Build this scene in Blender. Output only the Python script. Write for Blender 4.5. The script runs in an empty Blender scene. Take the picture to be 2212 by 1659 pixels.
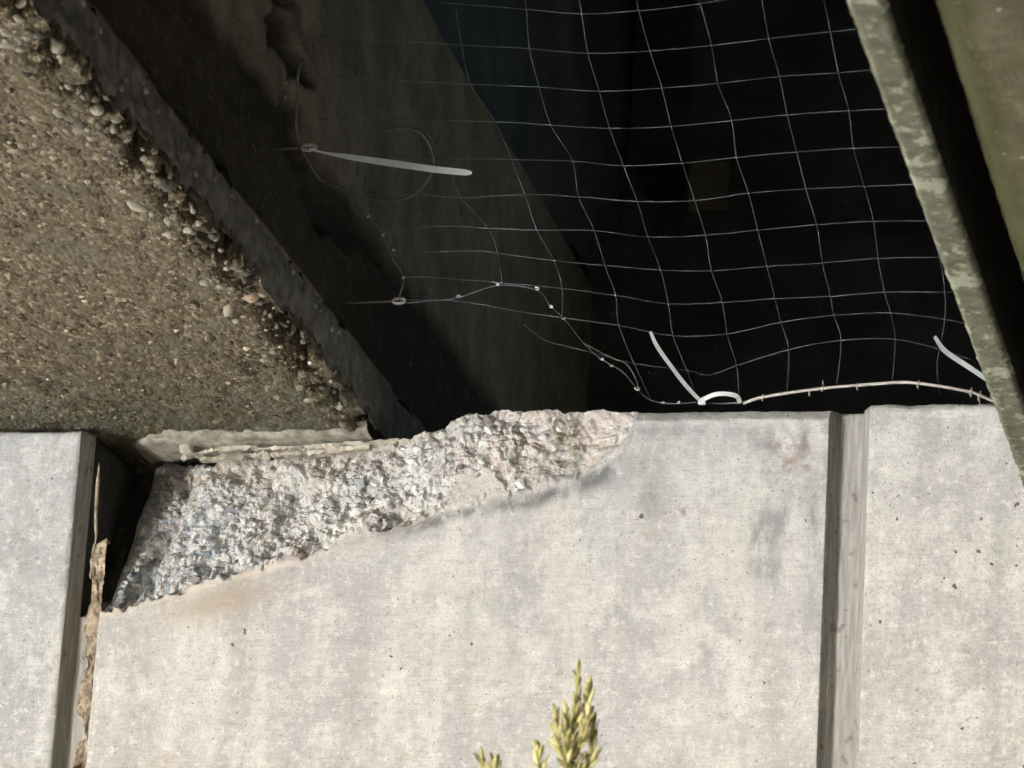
import bpy, math, random
import numpy as np
from mathutils import Vector, Matrix

random.seed(7); RNG = np.random.default_rng(7)
scn = bpy.context.scene
COL = scn.collection

# ------------------------------------------------------------------ camera
# world: X runs along the abutment wall, Y goes into it (wall face at y=0), Z is up,
# the origin sits on the wall's top edge.  The girders run parallel to Y.
F = 9370.0                                   # focal length in units of a 2212-wide frame
Yc = np.array([2144, 3070, 9370.0]); Yc /= np.linalg.norm(Yc)
Xc = np.array([36000, -780, -9370.0]); Xc -= Xc.dot(Yc) * Yc; Xc /= np.linalg.norm(Xc)
Zc = np.cross(Xc, Yc)
M = np.array([Xc, Yc, Zc])
C = -3.9 * (M @ np.array([0, 60.5 / F, 1.0]))
cam = bpy.data.cameras.new('camera'); camo = bpy.data.objects.new('camera', cam); COL.objects.link(camo)
cam.sensor_width = 36; cam.lens = 36 * F / 2212; cam.clip_start = 0.05; cam.clip_end = 5000
cam.dof.use_dof = True; cam.dof.focus_distance = 3.85; cam.dof.aperture_fstop = 22
right, down, fwd = M @ np.array([1., 0, 0]), M @ np.array([0, 1., 0]), M @ np.array([0, 0, 1.])
R = Matrix((right, -down, -fwd)).transposed().to_4x4()
R.translation = Vector(C); camo.matrix_world = R
scn.camera = camo

# ------------------------------------------------------------------ light
SUN_E, SUN_A = math.radians(20), math.radians(29)        # elevation; swing to the left of straight behind
sd = Vector((-math.cos(SUN_E) * math.sin(SUN_A), -math.cos(SUN_E) * math.cos(SUN_A), math.sin(SUN_E)))
sun = bpy.data.lights.new('sun', 'SUN'); suno = bpy.data.objects.new('sun', sun); COL.objects.link(suno)
sun.energy = 5.0; sun.angle = math.radians(0.5); sun.color = (1.0, 0.985, 0.965)
suno.rotation_euler = sd.to_track_quat('Z', 'Y').to_euler()
world = bpy.data.worlds.new('World'); scn.world = world; world.use_nodes = True
wn = world.node_tree; bg = wn.nodes['Background']; sky = wn.nodes.new('ShaderNodeTexSky')
sky.sky_type = 'NISHITA'; sky.sun_disc = False; sky.sun_elevation = SUN_E
sky.sun_rotation = math.atan2(sd.x, sd.y)
wn.links.new(sky.outputs[0], bg.inputs[0]); bg.inputs[1].default_value = 0.05
scn.view_settings.view_transform = 'Standard'; scn.view_settings.look = 'None'
scn.view_settings.exposure = 2.63; scn.view_settings.gamma = 1.0
scn.cycles.use_denoising = True
scn.cycles.caustics_reflective = True; scn.cycles.blur_glossy = 0.0
scn.cycles.max_bounces = 6; scn.cycles.diffuse_bounces = 3; scn.cycles.glossy_bounces = 2; scn.cycles.transmission_bounces = 1

# ------------------------------------------------------------------ helpers
def ray(u, v): return M @ np.array([(u - 1106) / F, (v - 829.5) / F, 1.0])
def on(ax, u, v, c):                          # where the sight line u,v meets the plane axis=c
    r = ray(u, v); return C + r * ((c - C[ax]) / r[ax])
def on_plane(u, v, p0, n):
    r = ray(u, v); return C + r * (np.dot(p0 - C, n) / np.dot(r, n))

def h2(ix, iy, s):
    a = (ix.astype(np.int64) * 374761393 + iy.astype(np.int64) * 668265263 + s * 974634777) & 0xffffffff
    a = ((a ^ (a >> 13)) * 1274126177) & 0xffffffff
    return ((a ^ (a >> 16)) & 0xffff) / 65535.0
def vnoise(x, y, s=0):
    ix, iy = np.floor(x), np.floor(y); fx, fy = x - ix, y - iy
    fx = fx * fx * (3 - 2 * fx); fy = fy * fy * (3 - 2 * fy)
    return ((h2(ix, iy, s) * (1 - fx) + h2(ix + 1, iy, s) * fx) * (1 - fy)
            + (h2(ix, iy + 1, s) * (1 - fx) + h2(ix + 1, iy + 1, s) * fx) * fy) * 2 - 1
def fbm(x, y, s=0, o=4):
    r = 0; a = 1.0
    for k in range(o):
        r = r + a * vnoise(x, y, s + k); x = x * 2.03 + 7.1; y = y * 2.03 + 3.7; a *= 0.5
    return r
def worley(x, y, s=0):
    ix, iy = np.floor(x), np.floor(y); d = np.full(np.shape(x), 9.0)
    for i in (-1, 0, 1):
        for j in (-1, 0, 1):
            cx, cy = ix + i, iy + j
            px, py = cx + h2(cx, cy, s), cy + h2(cx, cy, s + 31)
            d = np.minimum(d, (px - x) ** 2 + (py - y) ** 2)
    return np.sqrt(d)
def sst(a, b, x):
    t = np.clip((x - a) / (b - a), 0, 1); return t * t * (3 - 2 * t)

def mesh_obj(name, V, Fc, mat, parent=None, smooth=False, attr=None):
    me = bpy.data.meshes.new(name); me.from_pydata([tuple(map(float, v)) for v in V], [], Fc); me.update()
    if smooth: me.shade_smooth()
    if attr:
        for k, a in attr.items():
            at = me.attributes.new(k, 'FLOAT', 'POINT'); at.data.foreach_set('value', np.asarray(a, dtype=np.float32).ravel())
    if mat: me.materials.append(mat)
    o = bpy.data.objects.new(name, me); COL.objects.link(o)
    if parent: o.parent = parent
    return o
def grid_faces(n, m, off=0, flip=False):      # n columns (slow) x m rows (fast)
    f = []
    for i in range(n - 1):
        for j in range(m - 1):
            a = off + i * m + j
            f.append((a, a + m, a + m + 1, a + 1) if not flip else (a, a + 1, a + m + 1, a + m))
    return f
def grid_obj(name, P, mat, parent=None, smooth=True, attr=None, flip=False):   # P: n x m x 3
    n, m = P.shape[:2]
    return mesh_obj(name, P.reshape(-1, 3), grid_faces(n, m, 0, flip), mat, parent, smooth, attr)
def box_vf(x0, x1, y0, y1, z0, z1, off=0):
    V = [(x0, y0, z0), (x1, y0, z0), (x1, y1, z0), (x0, y1, z0), (x0, y0, z1), (x1, y0, z1), (x1, y1, z1), (x0, y1, z1)]
    Fc = [(0, 3, 2, 1), (4, 5, 6, 7), (0, 1, 5, 4), (1, 2, 6, 5), (2, 3, 7, 6), (3, 0, 4, 7)]
    return V, [tuple(i + off for i in f) for f in Fc]
def box_obj(name, b, mat, parent=None):
    V, Fc = box_vf(*b); return mesh_obj(name, V, Fc, mat, parent)
def smooth_path(P, k=6):
    P = [np.array(p, float) for p in P]; Q = [2 * P[0] - P[1]] + P + [2 * P[-1] - P[-2]]; out = []
    for i in range(1, len(Q) - 2):
        a, b, c, d = Q[i - 1:i + 3]
        for t in np.arange(k) / k:
            out.append(.5 * (2 * b + (c - a) * t + (2 * a - 5 * b + 4 * c - d) * t * t + (3 * b - a - 3 * c + d) * t ** 3))
    out.append(P[-1]); return np.array(out)
def tube_vf(P, r, n=6, off=0):
    P = np.array(P); rr = np.broadcast_to(r, (len(P),)); V = []; Fc = []
    T = np.gradient(P, axis=0); T /= np.linalg.norm(T, axis=1)[:, None] + 1e-12
    u = np.cross(T[0], [0.31, 0.77, 0.55]); u /= np.linalg.norm(u)
    for i in range(len(P)):
        u = u - T[i] * np.dot(u, T[i]); u /= np.linalg.norm(u) + 1e-12; w = np.cross(T[i], u)
        for k in range(n):
            a = 2 * math.pi * k / n; V.append(P[i] + rr[i] * (math.cos(a) * u + math.sin(a) * w))
    for i in range(len(P) - 1):
        for k in range(n):
            a, b = off + i * n + k, off + i * n + (k + 1) % n
            Fc.append((a, b, b + n, a + n))
    Fc.append(tuple(off + k for k in range(n))[::-1]); Fc.append(tuple(off + (len(P) - 1) * n + k for k in range(n)))
    return V, Fc
def tube_obj(name, P, r, mat, parent=None, n=6):
    V, Fc = tube_vf(P, r, n); return mesh_obj(name, V, Fc, mat, parent, True)
def ribbon_obj(name, P, w, th, nrm, mat, parent=None):      # flat strap with thickness
    P = np.array(P); T = np.gradient(P, axis=0); T /= np.linalg.norm(T, axis=1)[:, None]
    nrm = np.array(nrm, float); S = np.cross(T, nrm); S /= np.linalg.norm(S, axis=1)[:, None]; N = np.cross(S, T)
    w = np.broadcast_to(w, (len(P),))[:, None] / 2; V = []
    ring = [P + S * w + N * th / 2, P - S * w + N * th / 2, P - S * w - N * th / 2, P + S * w - N * th / 2]
    for i in range(len(P)): V += [q[i] for q in ring]
    Fc = [(i * 4 + k, i * 4 + (k + 1) % 4, i * 4 + 4 + (k + 1) % 4, i * 4 + 4 + k) for i in range(len(P) - 1) for k in range(4)]
    Fc += [(3, 2, 1, 0), tuple(len(P) * 4 - 4 + k for k in range(4))]
    return mesh_obj(name, V, Fc, mat, parent)
def empty(name, loc, label, cat, group=None):
    o = bpy.data.objects.new(name, None); COL.objects.link(o); o.location = tuple(map(float, loc)); o.empty_display_size = .05
    o['label'] = label; o['category'] = cat
    if group: o['group'] = group
    return o
def adopt(root):                              # children were built in world space: keep them there
    bpy.context.view_layer.update()
    for c in root.children:
        c.matrix_parent_inverse = root.matrix_world.inverted()
def tag(o, label=None, cat=None, kind=None, group=None):
    if label: o['label'] = label
    if cat: o['category'] = cat
    if kind: o['kind'] = kind
    if group: o['group'] = group
    return o

# ------------------------------------------------------------------ materials
class NT:
    def __init__(s, name, rough=0.9, spec=0.25):
        s.mat = bpy.data.materials.new(name); s.mat.use_nodes = True; s.t = s.mat.node_tree
        s.b = s.t.nodes['Principled BSDF']; s.b.inputs['Roughness'].default_value = rough
        s.b.inputs['Specular IOR Level'].default_value = spec
        s.co = s.n('ShaderNodeTexCoord').outputs['Object']
    def n(s, t, **kw):
        x = s.t.nodes.new(t)
        for k, v in kw.items(): setattr(x, k, v)
        return x
    def lk(s, a, b): s.t.links.new(a, b)
    def put(s, sock, v):
        if hasattr(v, 'links') or isinstance(v, bpy.types.NodeSocket): s.lk(v, sock)
        else: sock.default_value = v if not isinstance(v, tuple) else (*v, 1.0)[:len(sock.default_value)]
    def mapped(s, scale=(1, 1, 1), loc=(0, 0, 0)):
        m = s.n('ShaderNodeMapping'); m.inputs['Scale'].default_value = scale; m.inputs['Location'].default_value = loc
        s.lk(s.co, m.inputs[0]); return m.outputs[0]
    def noise(s, scale, detail=4, rough=.55, vec=None, dist=0.0):
        x = s.n('ShaderNodeTexNoise'); x.inputs['Scale'].default_value = scale; x.inputs['Detail'].default_value = detail
        x.inputs['Roughness'].default_value = rough; x.inputs['Distortion'].default_value = dist
        s.lk(vec or s.co, x.inputs['Vector']); return x.outputs['Fac']
    def voro(s, scale, out='Distance', vec=None, feature='F1', rnd=1.0):
        x = s.n('ShaderNodeTexVoronoi', feature=feature); x.inputs['Scale'].default_value = scale; x.inputs['Randomness'].default_value = rnd
        s.lk(vec or s.co, x.inputs['Vector']); return x.outputs[out]
    def ramp(s, fac, lo, hi, a=0.0, b=1.0):
        x = s.n('ShaderNodeMapRange', interpolation_type='SMOOTHSTEP'); s.lk(fac, x.inputs[0])
        for i, v in enumerate((lo, hi, a, b)): x.inputs[i + 1].default_value = v
        return x.outputs[0]
    def mix(s, fac, a, b, bt='MIX'):
        x = s.n('ShaderNodeMix', data_type='RGBA', blend_type=bt)
        s.put(x.inputs['Factor'], fac); s.put(x.inputs[6], a); s.put(x.inputs[7], b); return x.outputs[2]
    def math(s, op, a, b=0.0):
        x = s.n('ShaderNodeMath', operation=op); s.put(x.inputs[0], a); s.put(x.inputs[1], b); return x.outputs[0]
    def sep(s, vec, i):
        x = s.n('ShaderNodeSeparateXYZ'); s.lk(vec, x.inputs[0]); return x.outputs[i]
    def attr(s, name):
        x = s.n('ShaderNodeAttribute', attribute_name=name); return x.outputs['Fac']
    def cramp(s, fac, stops, interp='LINEAR'):
        x = s.n('ShaderNodeValToRGB'); x.color_ramp.interpolation = interp; s.lk(fac, x.inputs[0]); e = x.color_ramp.elements
        while len(e) < len(stops): e.new(0.5)
        for k, (p, c) in enumerate(stops): e[k].position = p; e[k].color = (*c, 1)
        return x.outputs[0]
    def done(s, col, bump=None, strength=.4, dist=.002):
        s.put(s.b.inputs['Base Color'], col)
        if bump is not None:
            x = s.n('ShaderNodeBump'); x.inputs['Strength'].default_value = strength; x.inputs['Distance'].default_value = dist
            s.lk(bump, x.inputs['Height']); s.lk(x.outputs[0], s.b.inputs['Normal'])
        return s.mat

def cast_concrete(name, tint=(1, 1, 1), pits=0.06, broken=False, seed=0.0, blue=0.25):
    """pale board-marked concrete: cloudy staining, horizontal form grain, blow holes"""
    t = NT(name, .92, .2)
    off = t.mapped((1, 1, 1), (seed, seed * .7, seed * 1.3))
    c1 = t.noise(7, 7, .66, off, .4); c2 = t.noise(21, 7, .72, off, .3)
    grain = t.noise(1, 6, .65, t.mapped((45, 45, 420), (seed, 0, 0)))
    fine = t.noise(520, 3, .7, off)
    A = (.53 * tint[0], .532 * tint[1], .53 * tint[2]); B = (.415 * tint[0], .412 * tint[1], .42 * tint[2]); W = (.665 * tint[0], .668 * tint[1], .65 * tint[2])
    col = t.mix(t.ramp(c1, .38, .62), B, A)
    col = t.mix(t.math('MULTIPLY', t.ramp(c2, .46, .64), .75), col, W)
    col = t.mix(t.math('MULTIPLY', t.ramp(grain, .52, .64), .34), col, (.31, .30, .295))
    vert = t.noise(1, 5, .6, t.mapped((26, 26, 3.2), (seed + 2, 0, 5)))
    col = t.mix(t.math('MULTIPLY', t.ramp(vert, .50, .64), .42), col, (.33, .325, .31))
    col = t.mix(t.math('MULTIPLY', t.ramp(vert, .47, .36), .42), col, (.71, .70, .655))
    bl = t.noise(16, 5, .6, t.mapped((1, 1, .55), (seed + 4, 2, 8)))
    col = t.mix(t.math('MULTIPLY', t.ramp(bl, .54, .64), blue), col, (.27, .285, .295))
    tan = t.noise(11, 4, .6, t.mapped((1, 1, 1.8), (seed + 9, 5, 1)))
    col = t.mix(t.math('MULTIPLY', t.ramp(tan, .57, .70), .28), col, (.44, .38, .30))
    mot = t.noise(110, 6, .78, off)
    col = t.mix(t.math('MULTIPLY', t.ramp(mot, .52, .64), .5), col, (.31, .29, .285))
    col = t.mix(t.math('MULTIPLY', t.ramp(mot, .47, .37), .65), col, (.72, .705, .67))
    col = t.mix(t.math('MULTIPLY', t.ramp(fine, .52, .66), .45), col, (.20, .18, .18))
    # blow holes, thinned out by a clustering noise
    cx = t.n('ShaderNodeCombineXYZ'); t.lk(t.sep(off, 0), cx.inputs[0]); t.lk(t.sep(off, 2), cx.inputs[1])
    wn_ = t.n('ShaderNodeTexNoise'); wn_.inputs['Scale'].default_value = 240; wn_.inputs['Detail'].default_value = 2; t.lk(off, wn_.inputs['Vector'])
    va = t.n('ShaderNodeVectorMath', operation='MULTIPLY_ADD'); t.lk(wn_.outputs['Color'], va.inputs[0]); va.inputs[1].default_value = (.006, .006, .004); t.lk(cx.outputs[0], va.inputs[2])
    pv = t.n('ShaderNodeTexVoronoi', voronoi_dimensions='2D'); pv.inputs['Scale'].default_value = 95; t.lk(va.outputs[0], pv.inputs['Vector'])
    rnd = t.sep(pv.outputs['Color'], 0); siz = t.sep(pv.outputs['Color'], 1)
    sel = t.math('LESS_THAN', rnd, pits * 1.3)
    clus = t.ramp(t.noise(7, 2, .5, off), .56 - pits, .70 - pits)
    rad = t.math('MULTIPLY', t.math('ADD', t.math('MULTIPLY', t.math('POWER', siz, 3.0), .16), .055), clus)
    pit = t.math('MULTIPLY', sel, t.math('LESS_THAN', pv.outputs['Distance'], rad))
    sv = t.n('ShaderNodeTexVoronoi', voronoi_dimensions='2D'); sv.inputs['Scale'].default_value = 210; t.lk(va.outputs[0], sv.inputs['Vector'])
    pit2 = t.math('MULTIPLY', t.math('LESS_THAN', t.sep(sv.outputs['Color'], 0), .055), t.math('LESS_THAN', sv.outputs['Distance'], .17))
    col = t.mix(t.math('MULTIPLY', pit2, .55), col, (.17, .14, .13))
    col = t.mix(t.math('MULTIPLY', pit, .92), col, (.075, .055, .048))
    hgt = t.math('ADD', t.math('MULTIPLY', grain, .5), t.math('MULTIPLY', fine, .35))
    hgt = t.math('SUBTRACT', hgt, t.math('MULTIPLY', t.math('MAXIMUM', pit, pit2), 1.2))
    if broken:
        br = t.attr('broken')
        cell = t.voro(230, 'Color', off); v = t.sep(cell, 0)
        bc = t.cramp(v, [(0, (.24, .215, .22)), (.16, (.40, .395, .40)), (.38, (.58, .58, .57)), (.6, (.52, .545, .56)), (.8, (.76, .76, .745)), (1, (.64, .60, .55))])
        pat = t.noise(24, 6, .68, off, .5)
        bc = t.mix(t.ramp(pat, .47, .57), bc, (.70, .70, .69))
        bc = t.mix(t.math('MULTIPLY', t.ramp(t.noise(130, 4, .72, off), .53, .70), .75), bc, (.20, .175, .18))
        bc = t.mix(t.math('MULTIPLY', t.attr('earth'), t.ramp(t.noise(60, 4, .6, off), .3, .6)), bc, (.46, .40, .33))
        bc = t.mix(t.math('MULTIPLY', t.attr('blue'), t.ramp(t.noise(85, 4, .65, off), .46, .58)), bc, (.33, .37, .41))
        bc = t.mix(t.math('MULTIPLY', t.attr('warm'), t.ramp(t.noise(40, 4, .6, off), .40, .56)), bc, (.60, .55, .51))
        col = t.mix(br, col, bc)
        hgt = t.math('ADD', hgt, t.math('MULTIPLY', br, t.math('ADD', t.math('MULTIPLY', t.noise(300, 4, .7), 2.2), t.math('MULTIPLY', v, .8))))
        st = t.attr('stain')
        col = t.mix(t.math('MULTIPLY', st, .75), col, (.36, .305, .245))
        col = t.mix(t.attr('lip'), col, (.66, .60, .52))
        mo = t.attr('moss')
        col = t.mix(t.math('MULTIPLY', mo, t.ramp(t.noise(70, 4, .6), .35, .6)), col, (.17, .16, .10))
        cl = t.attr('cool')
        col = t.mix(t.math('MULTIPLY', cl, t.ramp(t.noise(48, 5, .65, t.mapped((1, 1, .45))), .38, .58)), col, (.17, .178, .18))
        ru = t.attr('rust')
        col = t.mix(t.math('MULTIPLY', ru, t.ramp(t.noise(55, 4, .6, off), .42, .6)), col, (.25, .15, .11))
    return t.done(col, hgt, .55, .0016)

def simple_noise_mat(name, a, b, scale, rough=.9, bump_s=200, strength=.5, dist=.002, spec=.2):
    t = NT(name, rough, spec)
    col = t.mix(t.ramp(t.noise(scale, 5, .6), .35, .65), a, b)
    return t.done(col, t.noise(bump_s, 4, .65), strength, dist)

def aggregate_mat():
    t = NT('exposed_aggregate', .93, .2)
    cv = t.n('ShaderNodeTexVoronoi'); cv.inputs['Scale'].default_value = 250; t.lk(t.mapped((1, .6, 1)), cv.inputs['Vector'])
    v = t.sep(cv.outputs['Color'], 0)
    col = t.cramp(v, [(0, (.048, .038, .025)), (.3, (.115, .091, .060)), (.62, (.17, .134, .086)), (.85, (.24, .19, .122)), (1, (.42, .36, .26))])
    col = t.mix(t.ramp(t.noise(70, 5, .65), .38, .66), col, (.148, .118, .077))
    col = t.mix(t.math('MULTIPLY', t.ramp(t.noise(12, 4, .6), .45, .7), .5), col, (.13, .12, .085))
    y = t.sep(t.co, 1)
    damp = t.math('MULTIPLY', t.ramp(y, -.17, -.03), t.ramp(t.noise(20, 3, .5), .3, .6))
    col = t.mix(t.math('MULTIPLY', damp, .8), col, (.135, .135, .10))
    col = t.mix(t.attr('cavity_shade'), col, (.022, .020, .017))  # shade between the edge pebbles painted in near black
    h = t.math('SUBTRACT', t.math('MULTIPLY', t.noise(330, 4, .7), 1.0), cv.outputs['Distance'])
    return t.done(col, h, .8, .003)
def pebble_mat(name, bright=1.0):
    t = NT(name, .75, .3)
    oi = t.n('ShaderNodeObjectInfo').outputs['Random']
    k = bright * .8
    col = t.cramp(oi, [(0, (.10 * k, .09 * k, .075 * k)), (.25, (.30 * k, .27 * k, .21 * k)), (.5, (.47 * k, .42 * k, .33 * k)), (.7, (.22 * k, .19 * k, .16 * k)), (.88, (.50 * k, .46 * k, .37 * k)), (1, (.42 * k, .31 * k, .21 * k))], 'CONSTANT')
    col = t.mix(t.math('MULTIPLY', t.noise(300, 4, .6), .45), col, (.16, .14, .11))
    return t.done(col, t.noise(500, 3, .6), .3, .001)
def spall_stone_mat():
    t = NT('broken_stone', .8, .3)
    oi = t.n('ShaderNodeObjectInfo').outputs['Random']
    col = t.cramp(oi, [(0, (.70, .70, .69)), (.24, (.20, .165, .17)), (.33, (.40, .44, .465)), (.46, (.80, .80, .785)), (.68, (.56, .56, .55)), (.84, (.62, .58, .52)), (.93, (.28, .265, .27))], 'CONSTANT')
    col = t.mix(t.math('MULTIPLY', t.ramp(t.noise(260, 4, .65), .4, .7), .45), col, (.36, .35, .34))
    return t.done(col, t.noise(500, 3, .6), .4, .001)
def lichen_mat():
    t = NT('lichened_concrete', .93, .2)
    base = t.mix(t.ramp(t.noise(60, 5, .6), .35, .65), (.115, .12, .08), (.185, .18, .13))
    n = t.noise(34, 6, .62, t.mapped((1, .75, 1), (3, 1, 2)))
    n = t.math('ADD', t.math('MULTIPLY', n, .6), t.math('MULTIPLY', t.noise(11, 5, .7), .4)); m = t.ramp(n, .525, .55); m2 = t.ramp(t.noise(95, 5, .6), .60, .64)
    col = t.mix(m2, base, (.33, .34, .23)); col = t.mix(m, col, (.36, .37, .28))
    col = t.mix(t.ramp(t.noise(200, 3, .6), .62, .7), col, (.09, .09, .065))
    return t.done(col, t.math('ADD', m, t.noise(350, 4, .6)), .7, .002)
def beam_mat():
    t = NT('mossy_beam_concrete', .93, .2)
    x = t.sep(t.co, 0)
    col = t.mix(t.ramp(t.noise(30, 5, .6), .35, .65), (.10, .084, .046), (.15, .128, .08))
    sp = t.n('ShaderNodeTexVoronoi'); sp.inputs['Scale'].default_value = 90; t.lk(t.co, sp.inputs['Vector'])
    r = t.sep(sp.outputs['Color'], 0)
    near = t.math('LESS_THAN', sp.outputs['Distance'], .16)
    col = t.mix(t.math('MULTIPLY', near, t.math('LESS_THAN', r, .16)), col, (.05, .04, .035))
    col = t.mix(t.math('MULTIPLY', near, t.math('GREATER_THAN', r, .86)), col, (.5, .47, .38))
    g = t.math('ADD', x, t.math('MULTIPLY', t.math('SUBTRACT', t.noise(25, 4, .6), .5), .02))
    gm = t.math('MULTIPLY', t.ramp(g, .528, .545), t.ramp(g, .566, .550))
    col = t.mix(t.math('MULTIPLY', gm, .9), col, (.052, .058, .018))
    return t.done(col, t.noise(260, 4, .65), .6, .002)
def web_mat():
    t = NT('stained_girder_concrete', .95, .15)
    col = t.mix(t.ramp(t.noise(14, 5, .6), .35, .65), (.18, .15, .115), (.27, .228, .178))
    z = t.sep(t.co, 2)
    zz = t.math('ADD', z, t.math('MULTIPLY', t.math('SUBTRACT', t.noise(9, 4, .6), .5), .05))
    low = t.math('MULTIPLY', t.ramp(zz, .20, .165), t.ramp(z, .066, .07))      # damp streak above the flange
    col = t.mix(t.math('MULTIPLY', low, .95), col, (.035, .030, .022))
    col = t.mix(t.math('MULTIPLY', t.ramp(t.noise(34, 6, .7), .52, .66), .55), col, (.085, .076, .062))
    col = t.mix(t.math('MULTIPLY', t.ramp(t.noise(190, 4, .7), .58, .68), .5), col, (.05, .045, .038))
    col = t.mix(t.math('MULTIPLY', t.ramp(t.noise(150, 4, .7, t.mapped((1, 1, 1), (4, 4, 4))), .62, .70), .5), col, (.36, .32, .26))
    col = t.mix(t.attr('crack'), col, (.03, .028, .026))
    return t.done(col, t.noise(160, 5, .65), .5, .003)

MAT = {
    'mid': cast_concrete('pale_cast_concrete', (1, 1, 1), .05, True, 0.0, .2),
    'left': cast_concrete('grey_cast_concrete', (.90, .94, .98), .07, False, 3.1, .55),
    'right': cast_concrete('pitted_cast_concrete', (1.03, 1.02, 1.0), .16, False, 6.3, .12),
    'joint': simple_noise_mat('joint_floor', (.30, .285, .265), (.42, .40, .375), 1.0),
    'mortar': simple_noise_mat('bedding_mortar', (.19, .172, .138), (.36, .335, .285), 70),
    'sealant': simple_noise_mat('old_joint_mortar', (.16, .125, .09), (.40, .345, .265), 90),
    'flake': simple_noise_mat('broken_packing', (.40, .36, .30), (.60, .56, .49), 60),
    'agg': aggregate_mat(), 'pebble': pebble_mat('edge_pebble'), 'sand': pebble_mat('fine_grit', .85),
    'stone': spall_stone_mat(), 'lichen': lichen_mat(), 'beam': beam_mat(), 'web': web_mat(),
    'flange': simple_noise_mat('grey_flange_concrete', (.115, .108, .096), (.19, .18, .16), 50, .93, 300, .6),
    'dark': simple_noise_mat('dark_concrete', (.06, .064, .068), (.10, .105, .11), 8),  # plain dark grey tone for inner and hidden concrete surfaces
    'dim': simple_noise_mat('dim_brown_concrete', (.13, .11, .085), (.20, .168, .13), 12),
    'twine': simple_noise_mat('net_twine', (.042, .050, .057), (.098, .114, .126), 60, .7, 900, .3, .0005),
    'cord': simple_noise_mat('old_cord', (.07, .067, .058), (.15, .143, .125), 60, .8, 900, .4, .0005),
    'nylon': simple_noise_mat('white_nylon', (.58, .63, .64), (.68, .72, .73), 40, .45, 600, .1, .0005, .5),
    'bank': simple_noise_mat('river_bank_soil', (.035, .030, .022), (.06, .052, .036), 2, .95, 8, .6, .03),
    'recess_shade': simple_noise_mat('painted_recess_shade', (.022, .021, .019), (.045, .041, .035), 35),  # near-black colour painting shade into the deep joint and the beam groove
    'pink': simple_noise_mat('pinkish_pebble', (.36, .25, .18), (.48, .36, .27), 120, .7),
    'deck': simple_noise_mat('deck_concrete', (.10, .095, .085), (.15, .14, .125), 3),
}
def joint_mat():
    t = NT('joint_floor_streaked', .93, .2)
    st = t.noise(1, 5, .65, t.mapped((260, 260, 22)))
    col = t.mix(t.ramp(st, .35, .65), (.27, .262, .25), (.39, .38, .36))
    col = t.mix(t.math('MULTIPLY', t.ramp(t.noise(80, 4, .6), .58, .68), .6), col, (.13, .115, .105))
    return t.done(col, st, .6, .002)
MAT['joint'] = joint_mat()
def rope_mat():
    t = NT('galvanised_wire_rope', .55, .5)
    w = t.n('ShaderNodeTexWave'); w.inputs['Scale'].default_value = 260; w.inputs['Distortion'].default_value = .5
    t.lk(t.mapped((1, 1, 1.4)), w.inputs['Vector'])
    col = t.mix(w.outputs['Fac'], (.42, .385, .36), (.60, .565, .54))
    return t.done(col, w.outputs['Fac'], .4, .0006)
MAT['rope'] = rope_mat()
def metal_mat():
    t = NT('zinc_clip', .35, .5); t.b.inputs['Metallic'].default_value = .6
    return t.done(t.mix(t.noise(90, 3), (.62, .62, .60), (.8, .8, .78)))
MAT['zinc'] = metal_mat()
def water_mat():
    t = NT('river_water', .2, .5); t.b.inputs['IOR'].default_value = 1.33
    t.b.inputs['Base Color'].default_value = (.03, .04, .035, 1)
    return t.mat
MAT['water'] = water_mat()
def plant_mat(name, a, b):
    t = NT(name, .7, .3); oi = t.n('ShaderNodeObjectInfo').outputs['Random']
    col = t.mix(oi, a, b)
    return t.done(t.mix(t.math('MULTIPLY', t.noise(300, 3), .5), col, tuple(.45 * k for k in a)), t.noise(500, 2), .3, .0008)
MAT['bud'] = plant_mat('yellow_green_bud', (.80, .75, .38), (.36, .34, .11))
MAT['stem'] = plant_mat('olive_stem', (.20, .18, .07), (.14, .12, .05))

# ------------------------------------------------------------------ setting: water, bank
GZ = -2.75
V, Fc = [(-1500, -1500, GZ - .25), (1500, -1500, GZ - .25), (1500, 1500, GZ - .25), (-1500, 1500, GZ - .25)], [(0, 1, 2, 3)]
tag(mesh_obj('water', V, Fc, MAT['water']), kind='structure')
gx = np.concatenate([np.linspace(-4, -.6, 18), np.linspace(0, 40, 20)]); gy = np.concatenate([np.linspace(-40, -6, 18), np.linspace(-5.5, 3, 30)])
GX, GY = np.meshgrid(gx, gy, indexing='ij')
gz = GZ + .05 * fbm(GX * .9, GY * .9, 3) - 1.3 * sst(-.9, -2.6, GX) * 1.0
tag(grid_obj('river_bank', np.stack([GX, GY, gz], -1), MAT['bank']), kind='structure')

# ------------------------------------------------------------------ abutment wall
XL0, XL1 = -.405, -.397                 # left panel arris / foot of its splay
XM0, XM1 = -.372, .288                  # middle panel
XR0 = .324                              # right panel arris
GD = .020                               # joint depth
SOF = -.004                             # girder soffit level
low_px = [(180, 1335), (205, 1322), (260, 1312), (330, 1292), (390, 1276), (480, 1250), (580, 1226), (650, 1208), (760, 1168), (840, 1138), (905, 1122), (1010, 1085), (1060, 1075), (1130, 1070), (1190, 1050), (1250, 1028), (1310, 1000), (1345, 965), (1366, 925), (1372, 884)]
lowp = np.array([on(1, u, v, 0) for u, v in low_px])
top_px = [(190, 985, .165), (330, 990, .150), (400, 998, .120), (500, 992, .085), (700, 980, .070), (860, 968, .058), (905, 950, .052), (940, 930, .046), (975, 913, .040), (1020, 900, .032), (1070, 891, .026), (1110, 887, .021), (1200, 885, .014), (1300, 884, .008), (1372, 882, .003)]
topp = np.array([on(1, u, v, y) for u, v, y in top_px])
CH = .0105                              # chamfer along the middle panel's top
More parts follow.
